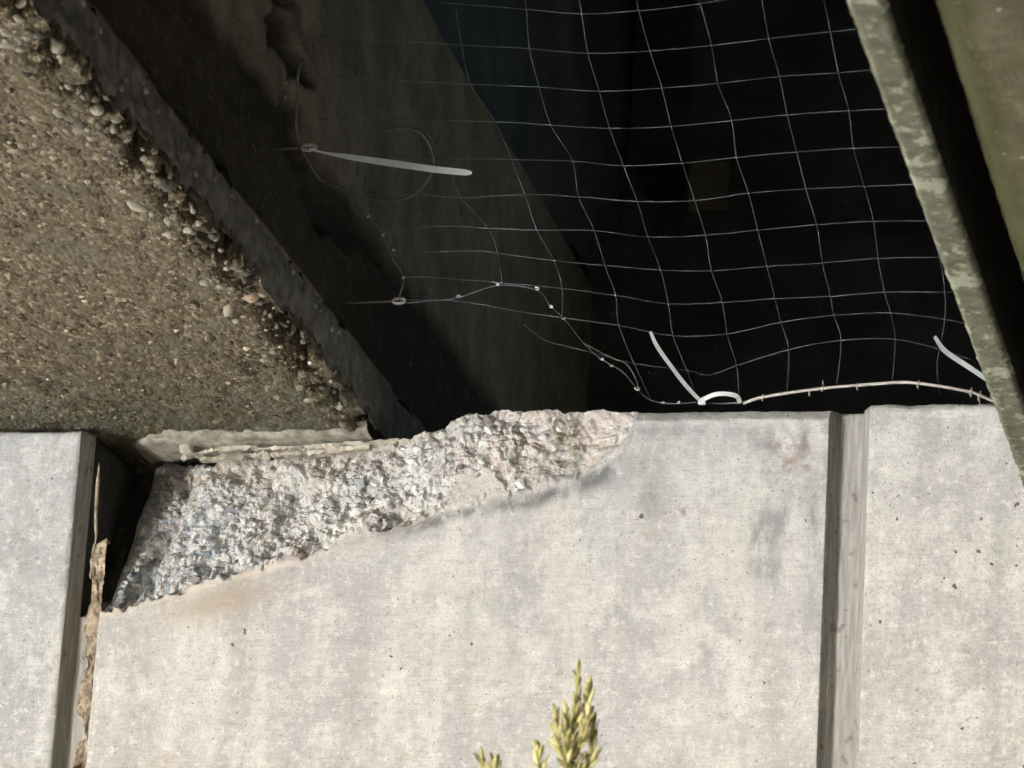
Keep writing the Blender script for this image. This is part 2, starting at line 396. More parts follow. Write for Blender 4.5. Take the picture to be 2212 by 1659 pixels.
def mid_shape(X, Vv):
    """front surface of the middle panel: X column positions, Vv 0..1 up the face"""
    zb = -.42
    spx = lowp[-1, 0]
    zt = np.where(X < spx, np.interp(X, topp[:, 0], topp[:, 2]), -.009 + CH)
    zt = zt + .0025 * fbm(X * 90, X * 0 + 2, 5) * sst(spx + .01, spx - .05, X) + .0006 * fbm(X * 200, X * 0, 8)
    zls = np.interp(X, lowp[:, 0], lowp[:, 2], right=.05)
    zlow = zls + .0045 * fbm(X * 45, X * 0 + 9, 11) + .0022 * fbm(X * 210, X * 0, 12) + .0015 * (vnoise(X * 500, Vv * 60, 13))
    dtop = np.interp(X, topp[:, 0], topp[:, 1])
    Z = zb + (zt - zb) * Vv
    t = (Z - zlow) / np.maximum(zt - zlow, .004)
    inside = sst(0.0, np.interp(X, [-.1, .02, .14], [.035, .12, .40]), t) * (X < spx + .004)
    tt = np.clip(t, 0, 1)
    prof = tt ** np.interp(X, [-.37, -.30, -.22, -.1], [.50, .70, .85, .95])
    d = dtop * prof
    lip = .0035 * inside
    wx, wz = X + .004 * vnoise(X * 70, Z * 70, 40), Z + .004 * vnoise(X * 70, Z * 70, 41)
    w1 = worley(wx / .015, wz / .013, 3); w2 = worley(wx / .0062, wz / .0062, 9)
    rough = .0105 * fbm(X * 30, Z * 30, 21, 5) + .006 * (worley(wx / .034, wz / .028, 23) - .45) * 2 + .0042 * (w1 - .45) * 2 + .0030 * (w2 - .45) * 2 + .0012 * (h2(np.round(X * 1400), np.round(Z * 1400), 77) - .5)
    amp = inside * np.interp(X, [-.35, -.2, .0, .1, .16], [1.05, 1.15, .85, .45, .25])
    # two big broken lumps
    lump = -.012 * np.exp(-(((X + .035) / .05) ** 2 + ((Z + .045) / .045) ** 2)) * inside
    Y = d + lip + amp * rough + lump * inside
    bev = .0055 * sst(-np.interp(X, [-.16, -.05, .06, .13], [.004, .016, .020, .012]), .001, Z - zls) * sst(-.17, -.07, X) * (X < spx)
    Y = np.maximum(Y + bev * (1 - inside * .5), .0003 * fbm(X * 60, Z * 160, 33, 3))
    # plain chamfer right of the break
    chz = -.009 + .0008 * fbm(X * 80, X * 0, 50)
    Y = np.where(X >= spx - .006, np.maximum(Y, np.clip(Z - chz, 0, None)), Y)
    return Y, Z, inside, tt
nx, nz = 430, 270
xs = np.linspace(XM0, XM1, nx); vs = np.linspace(0, 1, nz)
X, Vv = np.meshgrid(xs, vs, indexing='ij')
Y, Z, INS, TT = mid_shape(X, Vv)
# worn arrises
e0 = sst(.006, 0, X - XM0); e1 = sst(.005, 0, XM1 - X)
wear = .5 + .5 * fbm(Z * 90, X * 0 + 4, 61)
Y = np.maximum(Y, (.0022 * np.clip(wear, 0, 2)) * np.maximum(e0, .6 * e1))
back = np.maximum(.5, Y[:, -1:] + .05)
P = np.stack([X, Y, Z], -1)
P = np.concatenate([np.stack([X[:, :1], 0 * X[:, :1], 0 * X[:, :1] - 2.95], -1), P, np.stack([X[:, -1:], back, Z[:, -1:]], -1)], 1)
# splayed sides down into the joints
def side(xedge, xfoot, k):
    S = P[k].copy(); f = S.copy(); f[:, 0] = xfoot; f[:, 1] = np.maximum(GD, S[:, 1] + .002); f[1:-1, 1] = np.maximum(GD, np.convolve(np.pad(S[1:-1, 1], 12, 'edge'), np.ones(25) / 25, 'valid') + .006 * (S[1:-1, 1] > GD)); return S, f
_, fl = side(XM0, XM0 - .008, 0); _, fr = side(XM1, XM1 + .008, -1)
P = np.concatenate([fl[None], P, fr[None]], 0)
def pad(a):
    a = np.concatenate([a[:, :1], a, a[:, -1:]], 1); return np.concatenate([a[:1], a, a[-1:]], 0)
px_, pz_ = P[..., 0], P[..., 2]
stain = np.zeros_like(px_)
s0 = on(1, 470, 1300, 0); stain += np.exp(-(((px_ - s0[0]) / .055) ** 2 + ((pz_ - s0[2] - .23 * (px_ - s0[0])) / .016) ** 2)) * 1.1
s0 = on(1, 800, 1160, 0); stain += .35 * np.exp(-(((px_ - s0[0]) / .06) ** 2 + ((pz_ - s0[2] - .3 * (px_ - s0[0])) / .012) ** 2))
stain = np.clip(stain, 0, 1) * (1 - pad(INS))
moss = np.zeros_like(px_); s0 = on(1, 1225, 950, .01)
moss += np.exp(-(((px_ - s0[0]) / .016) ** 4 + ((pz_ - s0[2]) / .030) ** 4))
earth = np.clip(sst(-.27, -.40, px_ - .9 * (pz_ + .05)) + sst(.55, .95, pad(TT)) * .7 * sst(0.0, -.15, px_), 0, 1)
rust = np.zeros_like(px_)
for u, v, a, b in ((1705, 1010, .010, .012), (1740, 985, .005, .016), (1690, 960, .012, .006), (850, 1120, .02, .006), (640, 1195, .015, .006), (1480, 1105, .02, .003)):
    s0 = on(1, u, v, 0); rust += .8 * np.exp(-(((px_ - s0[0]) / a) ** 2 + ((pz_ - s0[2]) / b) ** 2))
zl_ = np.interp(px_, lowp[:, 0], lowp[:, 2])
lip_ = sst(-.007, -.001, pz_ - zl_) * sst(.004, -.001, pz_ - zl_) * sst(-.12, -.20, px_) * (.6 + .4 * fbm(px_ * 60, pz_ * 20, 301))
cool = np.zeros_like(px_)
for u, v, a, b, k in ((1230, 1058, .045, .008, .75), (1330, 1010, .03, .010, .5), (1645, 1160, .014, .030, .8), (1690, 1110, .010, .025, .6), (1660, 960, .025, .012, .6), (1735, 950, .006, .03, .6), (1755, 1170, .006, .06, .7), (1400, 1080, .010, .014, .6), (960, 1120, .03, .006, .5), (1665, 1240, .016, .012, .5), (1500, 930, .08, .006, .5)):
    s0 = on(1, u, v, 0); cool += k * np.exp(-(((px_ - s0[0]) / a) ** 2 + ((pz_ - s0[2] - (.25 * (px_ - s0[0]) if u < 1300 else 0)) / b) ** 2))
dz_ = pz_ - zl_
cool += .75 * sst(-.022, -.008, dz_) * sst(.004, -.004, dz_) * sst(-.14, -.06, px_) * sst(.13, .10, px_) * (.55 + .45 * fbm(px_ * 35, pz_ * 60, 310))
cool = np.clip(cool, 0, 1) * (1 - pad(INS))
blue_ = sst(-.16, -.30, px_ + .8 * (pz_ + .12)) * 1.0
warm_ = sst(-.12, .02, px_)
wall = empty('abutment_wall', (0, 0, GZ), 'pale concrete abutment wall with vertical joints and a broken top corner', 'wall')
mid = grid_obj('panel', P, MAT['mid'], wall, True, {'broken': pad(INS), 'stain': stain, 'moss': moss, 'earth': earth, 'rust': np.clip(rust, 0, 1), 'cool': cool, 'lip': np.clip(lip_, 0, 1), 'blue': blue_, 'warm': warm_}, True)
def slot(o, cols, mat, n, m):
    o.data.materials.append(mat); idx = np.zeros((n - 1, m - 1), dtype=np.int32)
    for c in cols: idx[c, :] = 1
    o.data.polygons.foreach_set('material_index', idx.ravel())
sm = np.ones((P.shape[0] - 1, P.shape[1] - 1), dtype=bool); sm[pad(INS)[:-1, :-1] > .5] = False; mid.data.polygons.foreach_set('use_smooth', sm.ravel())
slot(mid, (0, -1), MAT['joint'], *P.shape[:2])
mi_ = np.zeros((P.shape[0] - 1, P.shape[1] - 1), dtype=np.int32); mi_[-1] = 1; mi_[0] = P[1, :-1, 1] < GD * .5; mid.data.polygons.foreach_set('material_index', mi_.ravel())
mid['label'] = 'middle wall panel with its top left corner broken away'

def plain_panel(x0, x1, ztop, ch, mat, splay0, splay1, n, label, seed):
    xs = np.linspace(x0, x1, n); vs = np.linspace(-.42, ztop, 150)
    X, Z = np.meshgrid(xs, vs, indexing='ij')
    zt = ztop + .0010 * fbm(X * 70, X * 0, seed); Z = -.42 + (Z + .42) * (zt + .42) / (ztop + .42)
    Y = .0004 * fbm(X * 50, Z * 160, seed + 2, 3) + np.clip(Z - (zt - ch), 0, None)
    wear = np.clip(.5 + .7 * fbm(Z * 70, X * 0 + 4, seed + 3), 0, 2)
    if splay0 is not None: Y = np.maximum(Y, .0020 * wear * sst(.005, 0, X - x0))
    if splay1 is not None: Y = np.maximum(Y, .0024 * wear * sst(.006, 0, x1 - X))
    P = np.stack([X, Y, Z], -1)
    P = np.concatenate([np.stack([X[:, :1], 0 * X[:, :1], 0 * X[:, :1] - 2.95], -1), P, np.stack([X[:, -1:], 0 * X[:, :1] + .5, Z[:, -1:]], -1)], 1)
    if splay0 is not None:
        f = P[0].copy(); f[:, 0] = x0 - splay0; f[:, 1] = np.maximum(f[:, 1], GD + .001); P = np.concatenate([f[None], P], 0)
    if splay1 is not None:
        f = P[-1].copy(); f[:, 0] = x1 + splay1; f[:, 1] = np.maximum(f[:, 1], GD + .001)
        g = f.copy(); g[:, 1] = np.maximum(g[:, 1], .20); g[:, 0] += .001; P = np.concatenate([P, f[None], g[None]], 0)
    o = grid_obj('panel', P, mat, wall, True, None, True); slot(o, ([0] if splay0 is not None else []) + ([-2] if splay1 is not None else []), MAT['joint'], *P.shape[:2]); o['label'] = label
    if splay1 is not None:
        o.data.materials.append(MAT['recess_shade']); idx = np.zeros((P.shape[0] - 1, P.shape[1] - 1), dtype=np.int32); idx[-1] = 2; idx[-2] = 1; o.data.polygons.foreach_set('material_index', idx.ravel())  # deep inner side painted near black to stand for its shade
    return o
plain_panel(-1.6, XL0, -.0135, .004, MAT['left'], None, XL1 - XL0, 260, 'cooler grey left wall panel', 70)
plain_panel(XR0, .487, .0045, .0050, MAT['right'], .008, None, 90, 'right wall panel speckled with dark blow holes', 80)
# joint floors: the left one is broken off together with the corner
def joint(x0, x1, follow, mat, label, top):
    xs = np.linspace(x0, x1, 12); vs = np.concatenate([[-2.95], np.linspace(-.42, top, 180)])
    X, Z = np.meshgrid(xs, vs, indexing='ij'); Y = GD + .0007 * fbm(X * 300, Z * 20, 90)
    if follow:
        dd = np.interp(Z[0], mid_Z, mid_Y); Y = np.maximum(Y, np.where(dd[None, :] > GD, dd[None, :] + .003 + .007 * fbm(X * 45 + 3, Z * 38, 401, 5) + .004 * worley(X / .008, Z / .008, 8), GD))
    P = np.stack([X, Y, Z], -1)
    P = np.concatenate([P, np.stack([X[:, -1:], 0 * X[:, :1] + .5, Z[:, -1:]], -1)], 1)
    o = grid_obj('joint', P, mat, wall, True, None, True); o['label'] = label
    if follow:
        o.data.materials.append(MAT['recess_shade']); fi = np.zeros((P.shape[0] - 1, P.shape[1] - 1), dtype=np.int32); fi[:, P[0, :-1, 2] > -.182] = 1; o.data.polygons.foreach_set('material_index', fi.ravel())  # broken upper part of the joint floor painted as shade
mid_Z, mid_Y = P[1][:, 2] * 0, None
Ym, Zm, _, _ = mid_shape(np.full(270, XM0 + .001), np.linspace(0, 1, 270)); mid_Z, mid_Y = Zm, np.convolve(np.pad(Ym, 15, 'edge'), np.ones(31) / 31, 'valid')
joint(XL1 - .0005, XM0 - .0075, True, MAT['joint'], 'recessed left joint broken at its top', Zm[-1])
joint(XM1 + .0075, XR0 - .0075, False, MAT['joint'], 'recessed right joint', .0015)
box_obj('core', (.487, 1.6, .30, .9, -2.95, .0), MAT['deck'], wall)['label'] = 'plain wall behind the lichened beam'
box_obj('core', (-1.6, 1.6, .50, .9, -2.95, -.03), MAT['dark'], wall)['label'] = 'wall core under the bearing shelf'
# crumbling mortar left in the left joint
sx, sz = [], []
zz = np.linspace(-2.9, -.10, 260); zz = np.concatenate([np.linspace(-2.9, -.4, 12)[:-1], np.linspace(-.4, -.115, 170)])
wl = .013 + .004 * fbm(zz * 30, zz * 0, 101, 5) - .006 * (fbm(zz * 70, zz * 0, 103, 2) > .75); wl = np.clip(wl, .003, .019) * sst(-.112, -.122, zz)
cols = []
for k, f in enumerate(np.linspace(0, 1, 10)):
    x = XM0 - .0005 - wl * (1 - f) + .0008 * fbm(zz * 300, zz * 0 + f * 2, 108, 2)
    hole = (fbm(zz * 48, zz * 0 + f * 2.2, 115, 3) > .62)
    y = np.where(hole, GD - .002, (.0065 if k else GD + .001) + .0025 * fbm(zz * 110, zz * 0 + f * 3, 110, 4)) - .0 * f
    if k == 9: y = np.minimum(y, .006)
    cols.append(np.stack([x, y, zz], -1))
grid_obj('mortar_fill', np.array(cols), MAT['sealant'], wall, False, None, True)['label'] = 'crumbling tan mortar left in the joint'
def sliver(u0, v0, u1, v1, w, y):
    a, b = on(1, u0, v0, y), on(1, u1, v1, y); Pq = np.array([a + (b - a) * t for t in np.linspace(0, 1, 9)])
    Pq[:, 0] += .0006 * RNG.normal(size=9); tube_obj('mortar_sliver', Pq, .75 * w * np.array([.3, .7, 1, .8, 1, .7, .9, .6, .2]), MAT['sealant'], wall, 5)
sliver(214, 1000, 205, 1180, .0028, .012); sliver(203, 1175, 196, 1250, .0026, .014); sliver(188, 965, 183, 1040, .0024, .012)

# stones showing in the break: 300 separate pieces embedded in the panel
def blob(seed, sub=1, jag=.28):
    import bmesh
    rng = np.random.default_rng(seed); bm = bmesh.new(); bmesh.ops.create_icosphere(bm, subdivisions=sub, radius=1)
    for v in bm.verts: v.co *= 1 + rng.uniform(-jag, jag)
    me = bpy.data.meshes.new('stone'); bm.to_mesh(me); bm.free(); return me
stone_me = [blob(s, 1, .32) for s in range(8)]
for m_ in stone_me: m_.materials.append(MAT['stone'])
cand = np.argwhere((INS > .97) & (TT > .06) & (TT < .985))
ww = np.interp(X[cand[:, 0], cand[:, 1]], [-.36, -.25, -.02, .08, .14], [.8, 1, 1, .35, .12]); ww /= ww.sum()
pick = cand[RNG.choice(len(cand), 300, replace=False, p=ww)]
for i, j in pick:
    r = float(np.clip(RNG.lognormal(math.log(.0027), .5), .0014, .0075))
    o = bpy.data.objects.new('stone', random.choice(stone_me)); COL.objects.link(o); o.parent = mid
    o.location = (X[i, j], Y[i, j] + r * .25, Z[i, j]); o.scale = (r * random.uniform(.8, 1.4), r * random.uniform(.6, 1), r * random.uniform(.7, 1.1))
    o.rotation_euler = (random.uniform(-.6, .6), random.uniform(0, 6.28), random.uniform(-.6, .6))
adopt(wall)

# ------------------------------------------------------------------ girder
XE = float(on(2, 430, 470, SOF)[0])                 # its right hand arris
ZF = float(on(0, 460, 355, XE)[2])                  # top of the flange side
ZW = float(on(0, 1090, 260, XE)[2])                 # top of the web
YN = -8.0
girder = empty('concrete_girder', (XE - .5, .05, SOF), 'brown concrete girder with pebbly underside resting on the left of the wall', 'girder')
xs = np.concatenate([np.linspace(-1.5, -.66, 8), np.linspace(-.64, XE, 170)]); ys = np.concatenate([np.linspace(YN, -1.4, 8), np.linspace(-1.35, .055, 440), np.linspace(.08, .48, 12)])
X, Yg = np.meshgrid(xs, ys, indexing='ij')
dist = XE - X
bw = .026 + .010 * fbm(Yg * 22, Yg * 0, 140, 3)
bite = sst(bw, .002, dist)
cav = .5 + .5 * fbm(X * 75, Yg * 50, 150, 3)
Z = SOF + .0016 * fbm(X * 120, Yg * 80, 130, 4) - .0012 * (.5 - worley(X / .007, Yg / .010, 4)) + .075 * bite * sst(.36, .52, cav) * sst(-.002, .010, dist) + .006 * bite + .004 * sst(.6, .9, fbm(X * 30, Yg * 24, 133, 3)) * 1.0
P = np.stack([X, Yg, Z], -1)
cavm = bite * sst(.36, .50, cav) * sst(-.002, .006, dist)  # mask of the hollows where the shade is painted
soff = grid_obj('soffit', P, MAT['agg'], girder, True, {'cavity_shade': .95 * sst(.12, .40, cavm)}, True); soff['label'] = 'exposed aggregate underside'
# flange side, then the web
ZS = SOF + .018
zs = np.linspace(0, 1, 24); Y2, T2 = np.meshgrid(ys, zs, indexing='ij')
z0 = Z[-1][:, None]; Zs = z0 + (ZF - z0) * T2
Xs = XE + .0015 * fbm(Y2 * 60, Zs * 60, 160, 4) - .004 * sst(.25, 0, T2) * (.5 + .5 * fbm(Y2 * 70, Zs * 40, 165))
grid_obj('flange_side', np.stack([Xs, Y2, Zs], -1), MAT['flange'], girder, True, None, True)
crk = np.array([on(0, u, v, XE - .012)[1:] for u, v in ((600, -40), (615, 60), (632, 150), (640, 230), (640, 310), (665, 390), (705, 455), (760, 500), (810, 545))])
yw = np.concatenate([np.linspace(YN, -1.4, 8), np.linspace(-1.35, .7, 420), np.linspace(.75, 1.7, 12)]); zw = np.linspace(ZF, ZW, 100)
Y3, Z3 = np.meshgrid(yw, zw, indexing='ij')
cd = np.full(Y3.shape, 9.0)
for a, b in zip(crk[:-1], crk[1:]):
    ab = b - a; t = np.clip(((Y3 - a[0]) * ab[0] + (Z3 - a[1]) * ab[1]) / ab.dot(ab), 0, 1)
    t = np.clip((.0676 * (Y3 - a[0]) * ab[0] + (Z3 - a[1]) * ab[1]) / (.0676 * ab[0] ** 2 + ab[1] ** 2), 0, 1)
    cd = np.minimum(cd, np.hypot(.26 * (Y3 - a[0] - t * ab[0]), Z3 - a[1] - t * ab[1]))
cd = cd + .011 * fbm(Y3 * 14, Z3 * 45, 171, 5)
crack = sst(.016, .009, cd)
Xw = XE - .012 + .0025 * fbm(Y3 * 12, Z3 * 25, 170, 4) - .014 * crack
Xw[:, 0] = XE - .0015
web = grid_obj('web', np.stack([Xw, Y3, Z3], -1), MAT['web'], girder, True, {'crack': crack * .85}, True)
V, Fc = box_vf(-1.5, XE - .06, YN, 1.7, SOF + .03, ZW); mesh_obj('body', V, Fc, MAT['deck'], girder)
V, Fc = box_vf(-1.5, XE - .035, YN, 1.7, ZW - .004, ZW + .004); mesh_obj('top_edge', V, Fc, MAT['dark'], girder)
# grit standing proud of the underside: uncountable, one mesh
Vg, Fg, Og = [], [], 0
base = np.array([(1, 0, 0), (-1, 0, 0), (0, 1, 0), (0, -1, 0), (0, 0, 1), (0, 0, -1)], float); of = [(0, 2, 4), (2, 1, 4), (1, 3, 4), (3, 0, 4), (2, 0, 5), (1, 2, 5), (3, 1, 5), (0, 3, 5)]
for k in range(5200):
    x = XE - .012 - abs(RNG.beta(1, 1.3)) * .45; y = RNG.uniform(-1.2, .0); r = float(np.clip(RNG.lognormal(math.log(.0014), .5), .0007, .0052))
    a = RNG.uniform(0, 6.28); ca, sa = math.cos(a), math.sin(a)
    q = base * (r * RNG.uniform(.7, 1.4, 3)) * RNG.uniform(.8, 1.2, (6, 1)); q = np.stack([q[:, 0] * ca - q[:, 1] * sa, q[:, 0] * sa + q[:, 1] * ca, q[:, 2] * .8], -1)
    Vg += list(q + np.array([x, y, SOF - .0002])); Fg += [tuple(i + Og for i in f) for f in of]; Og += 6
def grit_mat():
    t = NT('grit', .8, .3); g = t.n('ShaderNodeNewGeometry').outputs['Random Per Island']
    return t.done(t.cramp(g, [(0, (.06, .047, .031)), (.25, (.13, .103, .07)), (.55, (.21, .168, .11)), (.8, (.31, .26, .185)), (.95, (.52, .46, .35))], 'CONSTANT'))
tag(mesh_obj('grit', Vg, Fg, grit_mat(), girder), kind='stuff')
peb_me = [blob(100 + s, 2, .10) for s in range(7)]
for m_ in peb_me: m_.materials.append(MAT['pebble']); m_.shade_smooth()
for k in range(260):
    y = random.uniform(-1.15, .03); w = random.random(); r = float(np.clip(RNG.lognormal(math.log(.0026), .45), .0012, .0060))
    if k == 0: y, w, r = float(on(2, 562, 648, SOF)[1]), .28, .0078
    d = .003 + w * .040
    ii = int(np.clip(np.searchsorted(xs, XE - d), 1, len(xs) - 1)); jj = int(np.clip(np.searchsorted(ys, y), 1, len(ys) - 1))
    zc = (min(Z[ii, jj], SOF + random.uniform(.002, .012)) if k else SOF + .004) + random.uniform(-.3, .4) * r
    o = bpy.data.objects.new('pebble', random.choice(peb_me)); COL.objects.link(o); o.parent = soff
    o.location = (XE - d, y, zc); o.scale = (r * random.uniform(.75, 1.1), r * random.uniform(1.0, 1.7), r * random.uniform(.7, 1.0))
    o.rotation_euler = (random.uniform(-.4, .4), random.uniform(-.4, .4), random.uniform(-.9, .9))
    if k == 0: o['label'] = 'large pinkish pebble at the broken arris'; o.data = o.data.copy(); o.data.materials.clear(); o.data.materials.append(MAT['pink'])
for k in range(40):                                   # a few on the flange's upper edge
    y = random.uniform(-1.1, -.1); r = random.uniform(.0015, .0035)
    o = bpy.data.objects.new('pebble', random.choice(peb_me)); COL.objects.link(o); o.parent = girder
    o.location = (XE, y, ZF - abs(random.gauss(0, .012))); o.scale = (r * .7, r * 1.3, r)
adopt(girder)

# ------------------------------------------------------------------ bedding between girder and wall
bed = empty('mortar_bed', (-.2, .05, SOF - .01), 'weathered beige mortar bed squeezed between girder and broken wall top', 'mortar bed')
bx0, bx1 = float(on(1, 222, 930, .03)[0]), float(on(1, 800, 930, .05)[0])
u = np.linspace(0, 1, 150); xb = bx0 + (bx1 - bx0) * u
zlo = np.interp(xb, [float(on(1, a, b, .05)[0]) for a, b in ((222, 928), (270, 944), (340, 966), (420, 960), (560, 955), (700, 950), (800, 944))],
                [float(on(1, a, b, .05)[2]) for a, b in ((222, 928), (270, 944), (340, 966), (420, 960), (560, 955), (700, 950), (800, 944))])
yf = .048 + .05 * sst(.22, 0, u)
rows = []
for f in np.linspace(0, 1, 14):
    z = (SOF + .012) + (zlo - SOF - .012) * f + .0008 * fbm(xb * 80, xb * 0 + f * 4, 180)
    y = yf - .012 * math.sin(math.pi * (.12 + .78 * f)) + .0024 * fbm(xb * 90, xb * 0 + f * 6, 181, 5) + .05 * (f > .99)
    rows.append(np.stack([xb, y + 0 * xb, z], -1))
grid_obj('mortar', np.array(rows), MAT['mortar'], bed, True)
def flake(u0, v0, u1, v1, h, y, mat='flake'):
    a, b = on(1, u0, v0, y), on(1, u1, v1, y); n = 14; t = np.linspace(0, 1, n); c = a + (b - a) * t[:, None]
    hh = 1.1 * h * (.35 + .65 * np.sin(math.pi * np.clip(t, .03, .97)) ** .4) * (1 + .25 * RNG.normal(size=n))
    dep = .008; j = .0008 * RNG.normal(size=(n, 2)); V = []
    for i in range(n):
        V += [c[i] + (0, -dep * .3 + j[i, 0], hh[i] / 2), c[i] + (0, -dep * .5, -hh[i] / 2 + j[i, 1]), c[i] + (0, dep, -hh[i] / 2), c[i] + (0, dep, hh[i] / 2)]
    Fq = [(i * 4 + k, i * 4 + (k + 1) % 4, i * 4 + 4 + (k + 1) % 4, i * 4 + 4 + k) for i in range(n - 1) for k in range(4)] + [(3, 2, 1, 0), tuple(n * 4 - 4 + k for k in range(4))]
    mesh_obj('flake', V, Fq, MAT[mat], bed)
for a in ((420, 984, 470, 972, .0028, .060), (468, 972, 556, 966, .0040, .058), (468, 986, 545, 982, .0022, .060), (560, 972, 640, 967, .0032, .059), (590, 984, 660, 979, .0040, .056), (640, 968, 740, 962, .0040, .058), (660, 978, 800, 966, .0055, .058), (730, 960, 860, 957, .0030, .060), (760, 970, 898, 960, .0080, .062), (430, 993, 520, 988, .0020, .062), (545, 985, 580, 980, .0050, .056), (800, 957, 895, 953, .0040, .064), (620, 972, 700, 971, .0016, .055)): flake(*a)
for (uu, vv, r) in ((403, 971, .0075), (398, 988, .004), (575, 986, .005), (592, 983, .004), (520, 985, .004)):
    p = on(1, uu, vv, .056); o = bpy.data.objects.new('rubble', blob(300 + uu, 1, .3)); o.data.materials.append(MAT['flake']); COL.objects.link(o); o.parent = bed; o.location = p; o.scale = (r, r * .8, r * .9)
adopt(bed)

# ------------------------------------------------------------------ lichened edge beam on the right
XB = .4885; ZB = -.15
beam = empty('edge_beam', (.9, 0, ZB), 'mossy concrete edge beam with a lichen covered rib and drip groove', 'beam')
yb = np.concatenate([np.linspace(YN, -1.7, 8), np.linspace(-1.65, .29, 520)])
def sweep(prof, amp, seed):
    prof = np.array(prof); out = []
    for k, (x, z) in enumerate(prof):
        out.append(np.stack([x + amp * fbm(yb * 190, yb * 0 + k * .6, seed, 4), yb, z + amp * .7 * fbm(yb * 190, yb * 0 + k * .6 + 9, seed + 5, 4)], -1))
    return np.array(out)
rib = [(XB + .0004, z) for z in np.linspace(-.12, ZB + .003, 5)] + [(XB + .003, ZB)] + [(x, ZB) for x in np.linspace(XB + .005, .5095, 7)] + [(.5115, ZB + .002), (.512, ZB + .005)]
grid_obj('rib', sweep(rib, .0009, 200), MAT['lichen'], beam, True, None, False)['label'] = 'narrow rib blotched with pale lichen'
grid_obj('groove', sweep([(.512, ZB + .005), (.5118, ZB + .03), (.5118, ZB + .11), (.528, ZB + .11), (.530, ZB + .05)], .0006, 240), MAT['recess_shade'], beam, True)  # groove interior coloured near black, shade put into the colour
grid_obj('inner_face', sweep([(XB + .0004, 1.09), (XB + .0004, .2), (XB + .0004, -.12)], .0006, 250), MAT['dark'], beam, True)
grv = [(.530, ZB + .05), (.534, ZB + .026), (.540, ZB + .012), (.547, ZB + .003)] + [(x, ZB) for x in np.linspace(.553, .66, 24)] + [(1.4, ZB), (1.4, .95)]
grid_obj('soffit', sweep(grv, .0010, 220), MAT['beam'], beam, True, None, False)['label'] = 'brown underside with a green mossy groove edge'
adopt(beam)

# ------------------------------------------------------------------ deck over everything and the hollow behind the net
deck = empty('bridge_deck', (0, 0, 1.1), 'dark bridge deck slab over the hollow behind the net', 'bridge deck')
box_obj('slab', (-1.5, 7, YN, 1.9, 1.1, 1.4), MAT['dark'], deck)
box_obj('slab', (1.4, 7, YN, .9, .10, .2), MAT['deck'], deck)  # unseen slab further right, added to keep light off that side
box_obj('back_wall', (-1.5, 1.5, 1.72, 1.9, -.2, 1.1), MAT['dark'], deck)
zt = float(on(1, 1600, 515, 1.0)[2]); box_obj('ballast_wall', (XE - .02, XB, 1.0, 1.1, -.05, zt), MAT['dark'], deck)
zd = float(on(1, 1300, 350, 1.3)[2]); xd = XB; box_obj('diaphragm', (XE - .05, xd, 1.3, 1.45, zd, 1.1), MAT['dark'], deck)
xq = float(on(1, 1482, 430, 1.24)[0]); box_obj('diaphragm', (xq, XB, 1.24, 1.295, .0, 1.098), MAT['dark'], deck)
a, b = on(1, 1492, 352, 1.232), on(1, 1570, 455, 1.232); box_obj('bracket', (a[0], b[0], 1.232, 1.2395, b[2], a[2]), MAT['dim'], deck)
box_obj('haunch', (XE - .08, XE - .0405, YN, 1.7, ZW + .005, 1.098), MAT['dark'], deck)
adopt(deck)
# ------------------------------------------------------------------ bird net
NP0 = np.array([0, -.004, .006]); K = .42; NN = np.array([0, K, 1.0]); NN /= np.linalg.norm(NN)     # rises towards the viewer
def net(u, v, lift=0.0): return on_plane(u, v, NP0 - NN * lift, NN)
rows = [
 [(940, 4), (1137, 20), (1257, 30), (1380, 23), (1474, 13), (1600, -6)],
 [(640, 83), (700, 84), (850, 88), (997, 97), (1144, 105), (1270, 115), (1404, 110), (1537, 98), (1661, 83), (1800, 68), (1850, 62)],
 [(672, 166), (760, 168), (900, 176), (1017, 182), (1165, 188), (1295, 197), (1430, 190), (1551, 180), (1684, 165), (1811, 157), (1888, 150)],
 [(690, 258), (860, 258), (1070, 263), (1190, 270), (1317, 277), (1450, 273), (1581, 260), (1701, 248), (1834, 239), (1912, 235)],
 [(735, 340), (880, 340), (1030, 343), (1237, 348), (1347, 358), (1474, 352), (1591, 340), (1721, 328), (1844, 320), (1950, 317)],
 [(780, 425), (827, 413), (910, 420), (997, 427), (1134, 420), (1250, 425), (1377, 435), (1501, 433), (1617, 417), (1741, 408), (1867, 402), (1980, 398)],
 [(828, 505), (870, 495), (957, 488), (1055, 493), (1160, 497), (1284, 498), (1400, 512), (1524, 508), (1637, 497), (1764, 485), (1887, 478), (2010, 477)],
 [(846, 552), (884, 547), (1020, 542), (1075, 547), (1197, 563), (1307, 573), (1427, 583), (1537, 585), (1657, 575), (1777, 568), (1897, 558), (2040, 555)],
 [(872, 598), (944, 600), (1085, 611), (1215, 623), (1330, 638), (1444, 656), (1561, 653), (1674, 645), (1794, 640), (1911, 631), (2041, 631), (2070, 630)],
 [(878, 648), (987, 650), (1124, 673), (1214, 686), (1337, 703), (1454, 725), (1571, 721), (1687, 696), (1801, 681), (1924, 676), (2041, 690), (2090, 700)],
 [(1134, 703), (1180, 736), (1274, 760), (1370, 785), (1484, 800), (1531, 810), (1591, 790), (1704, 755), (1817, 735), (1934, 733), (2027, 753), (2100, 778)]]
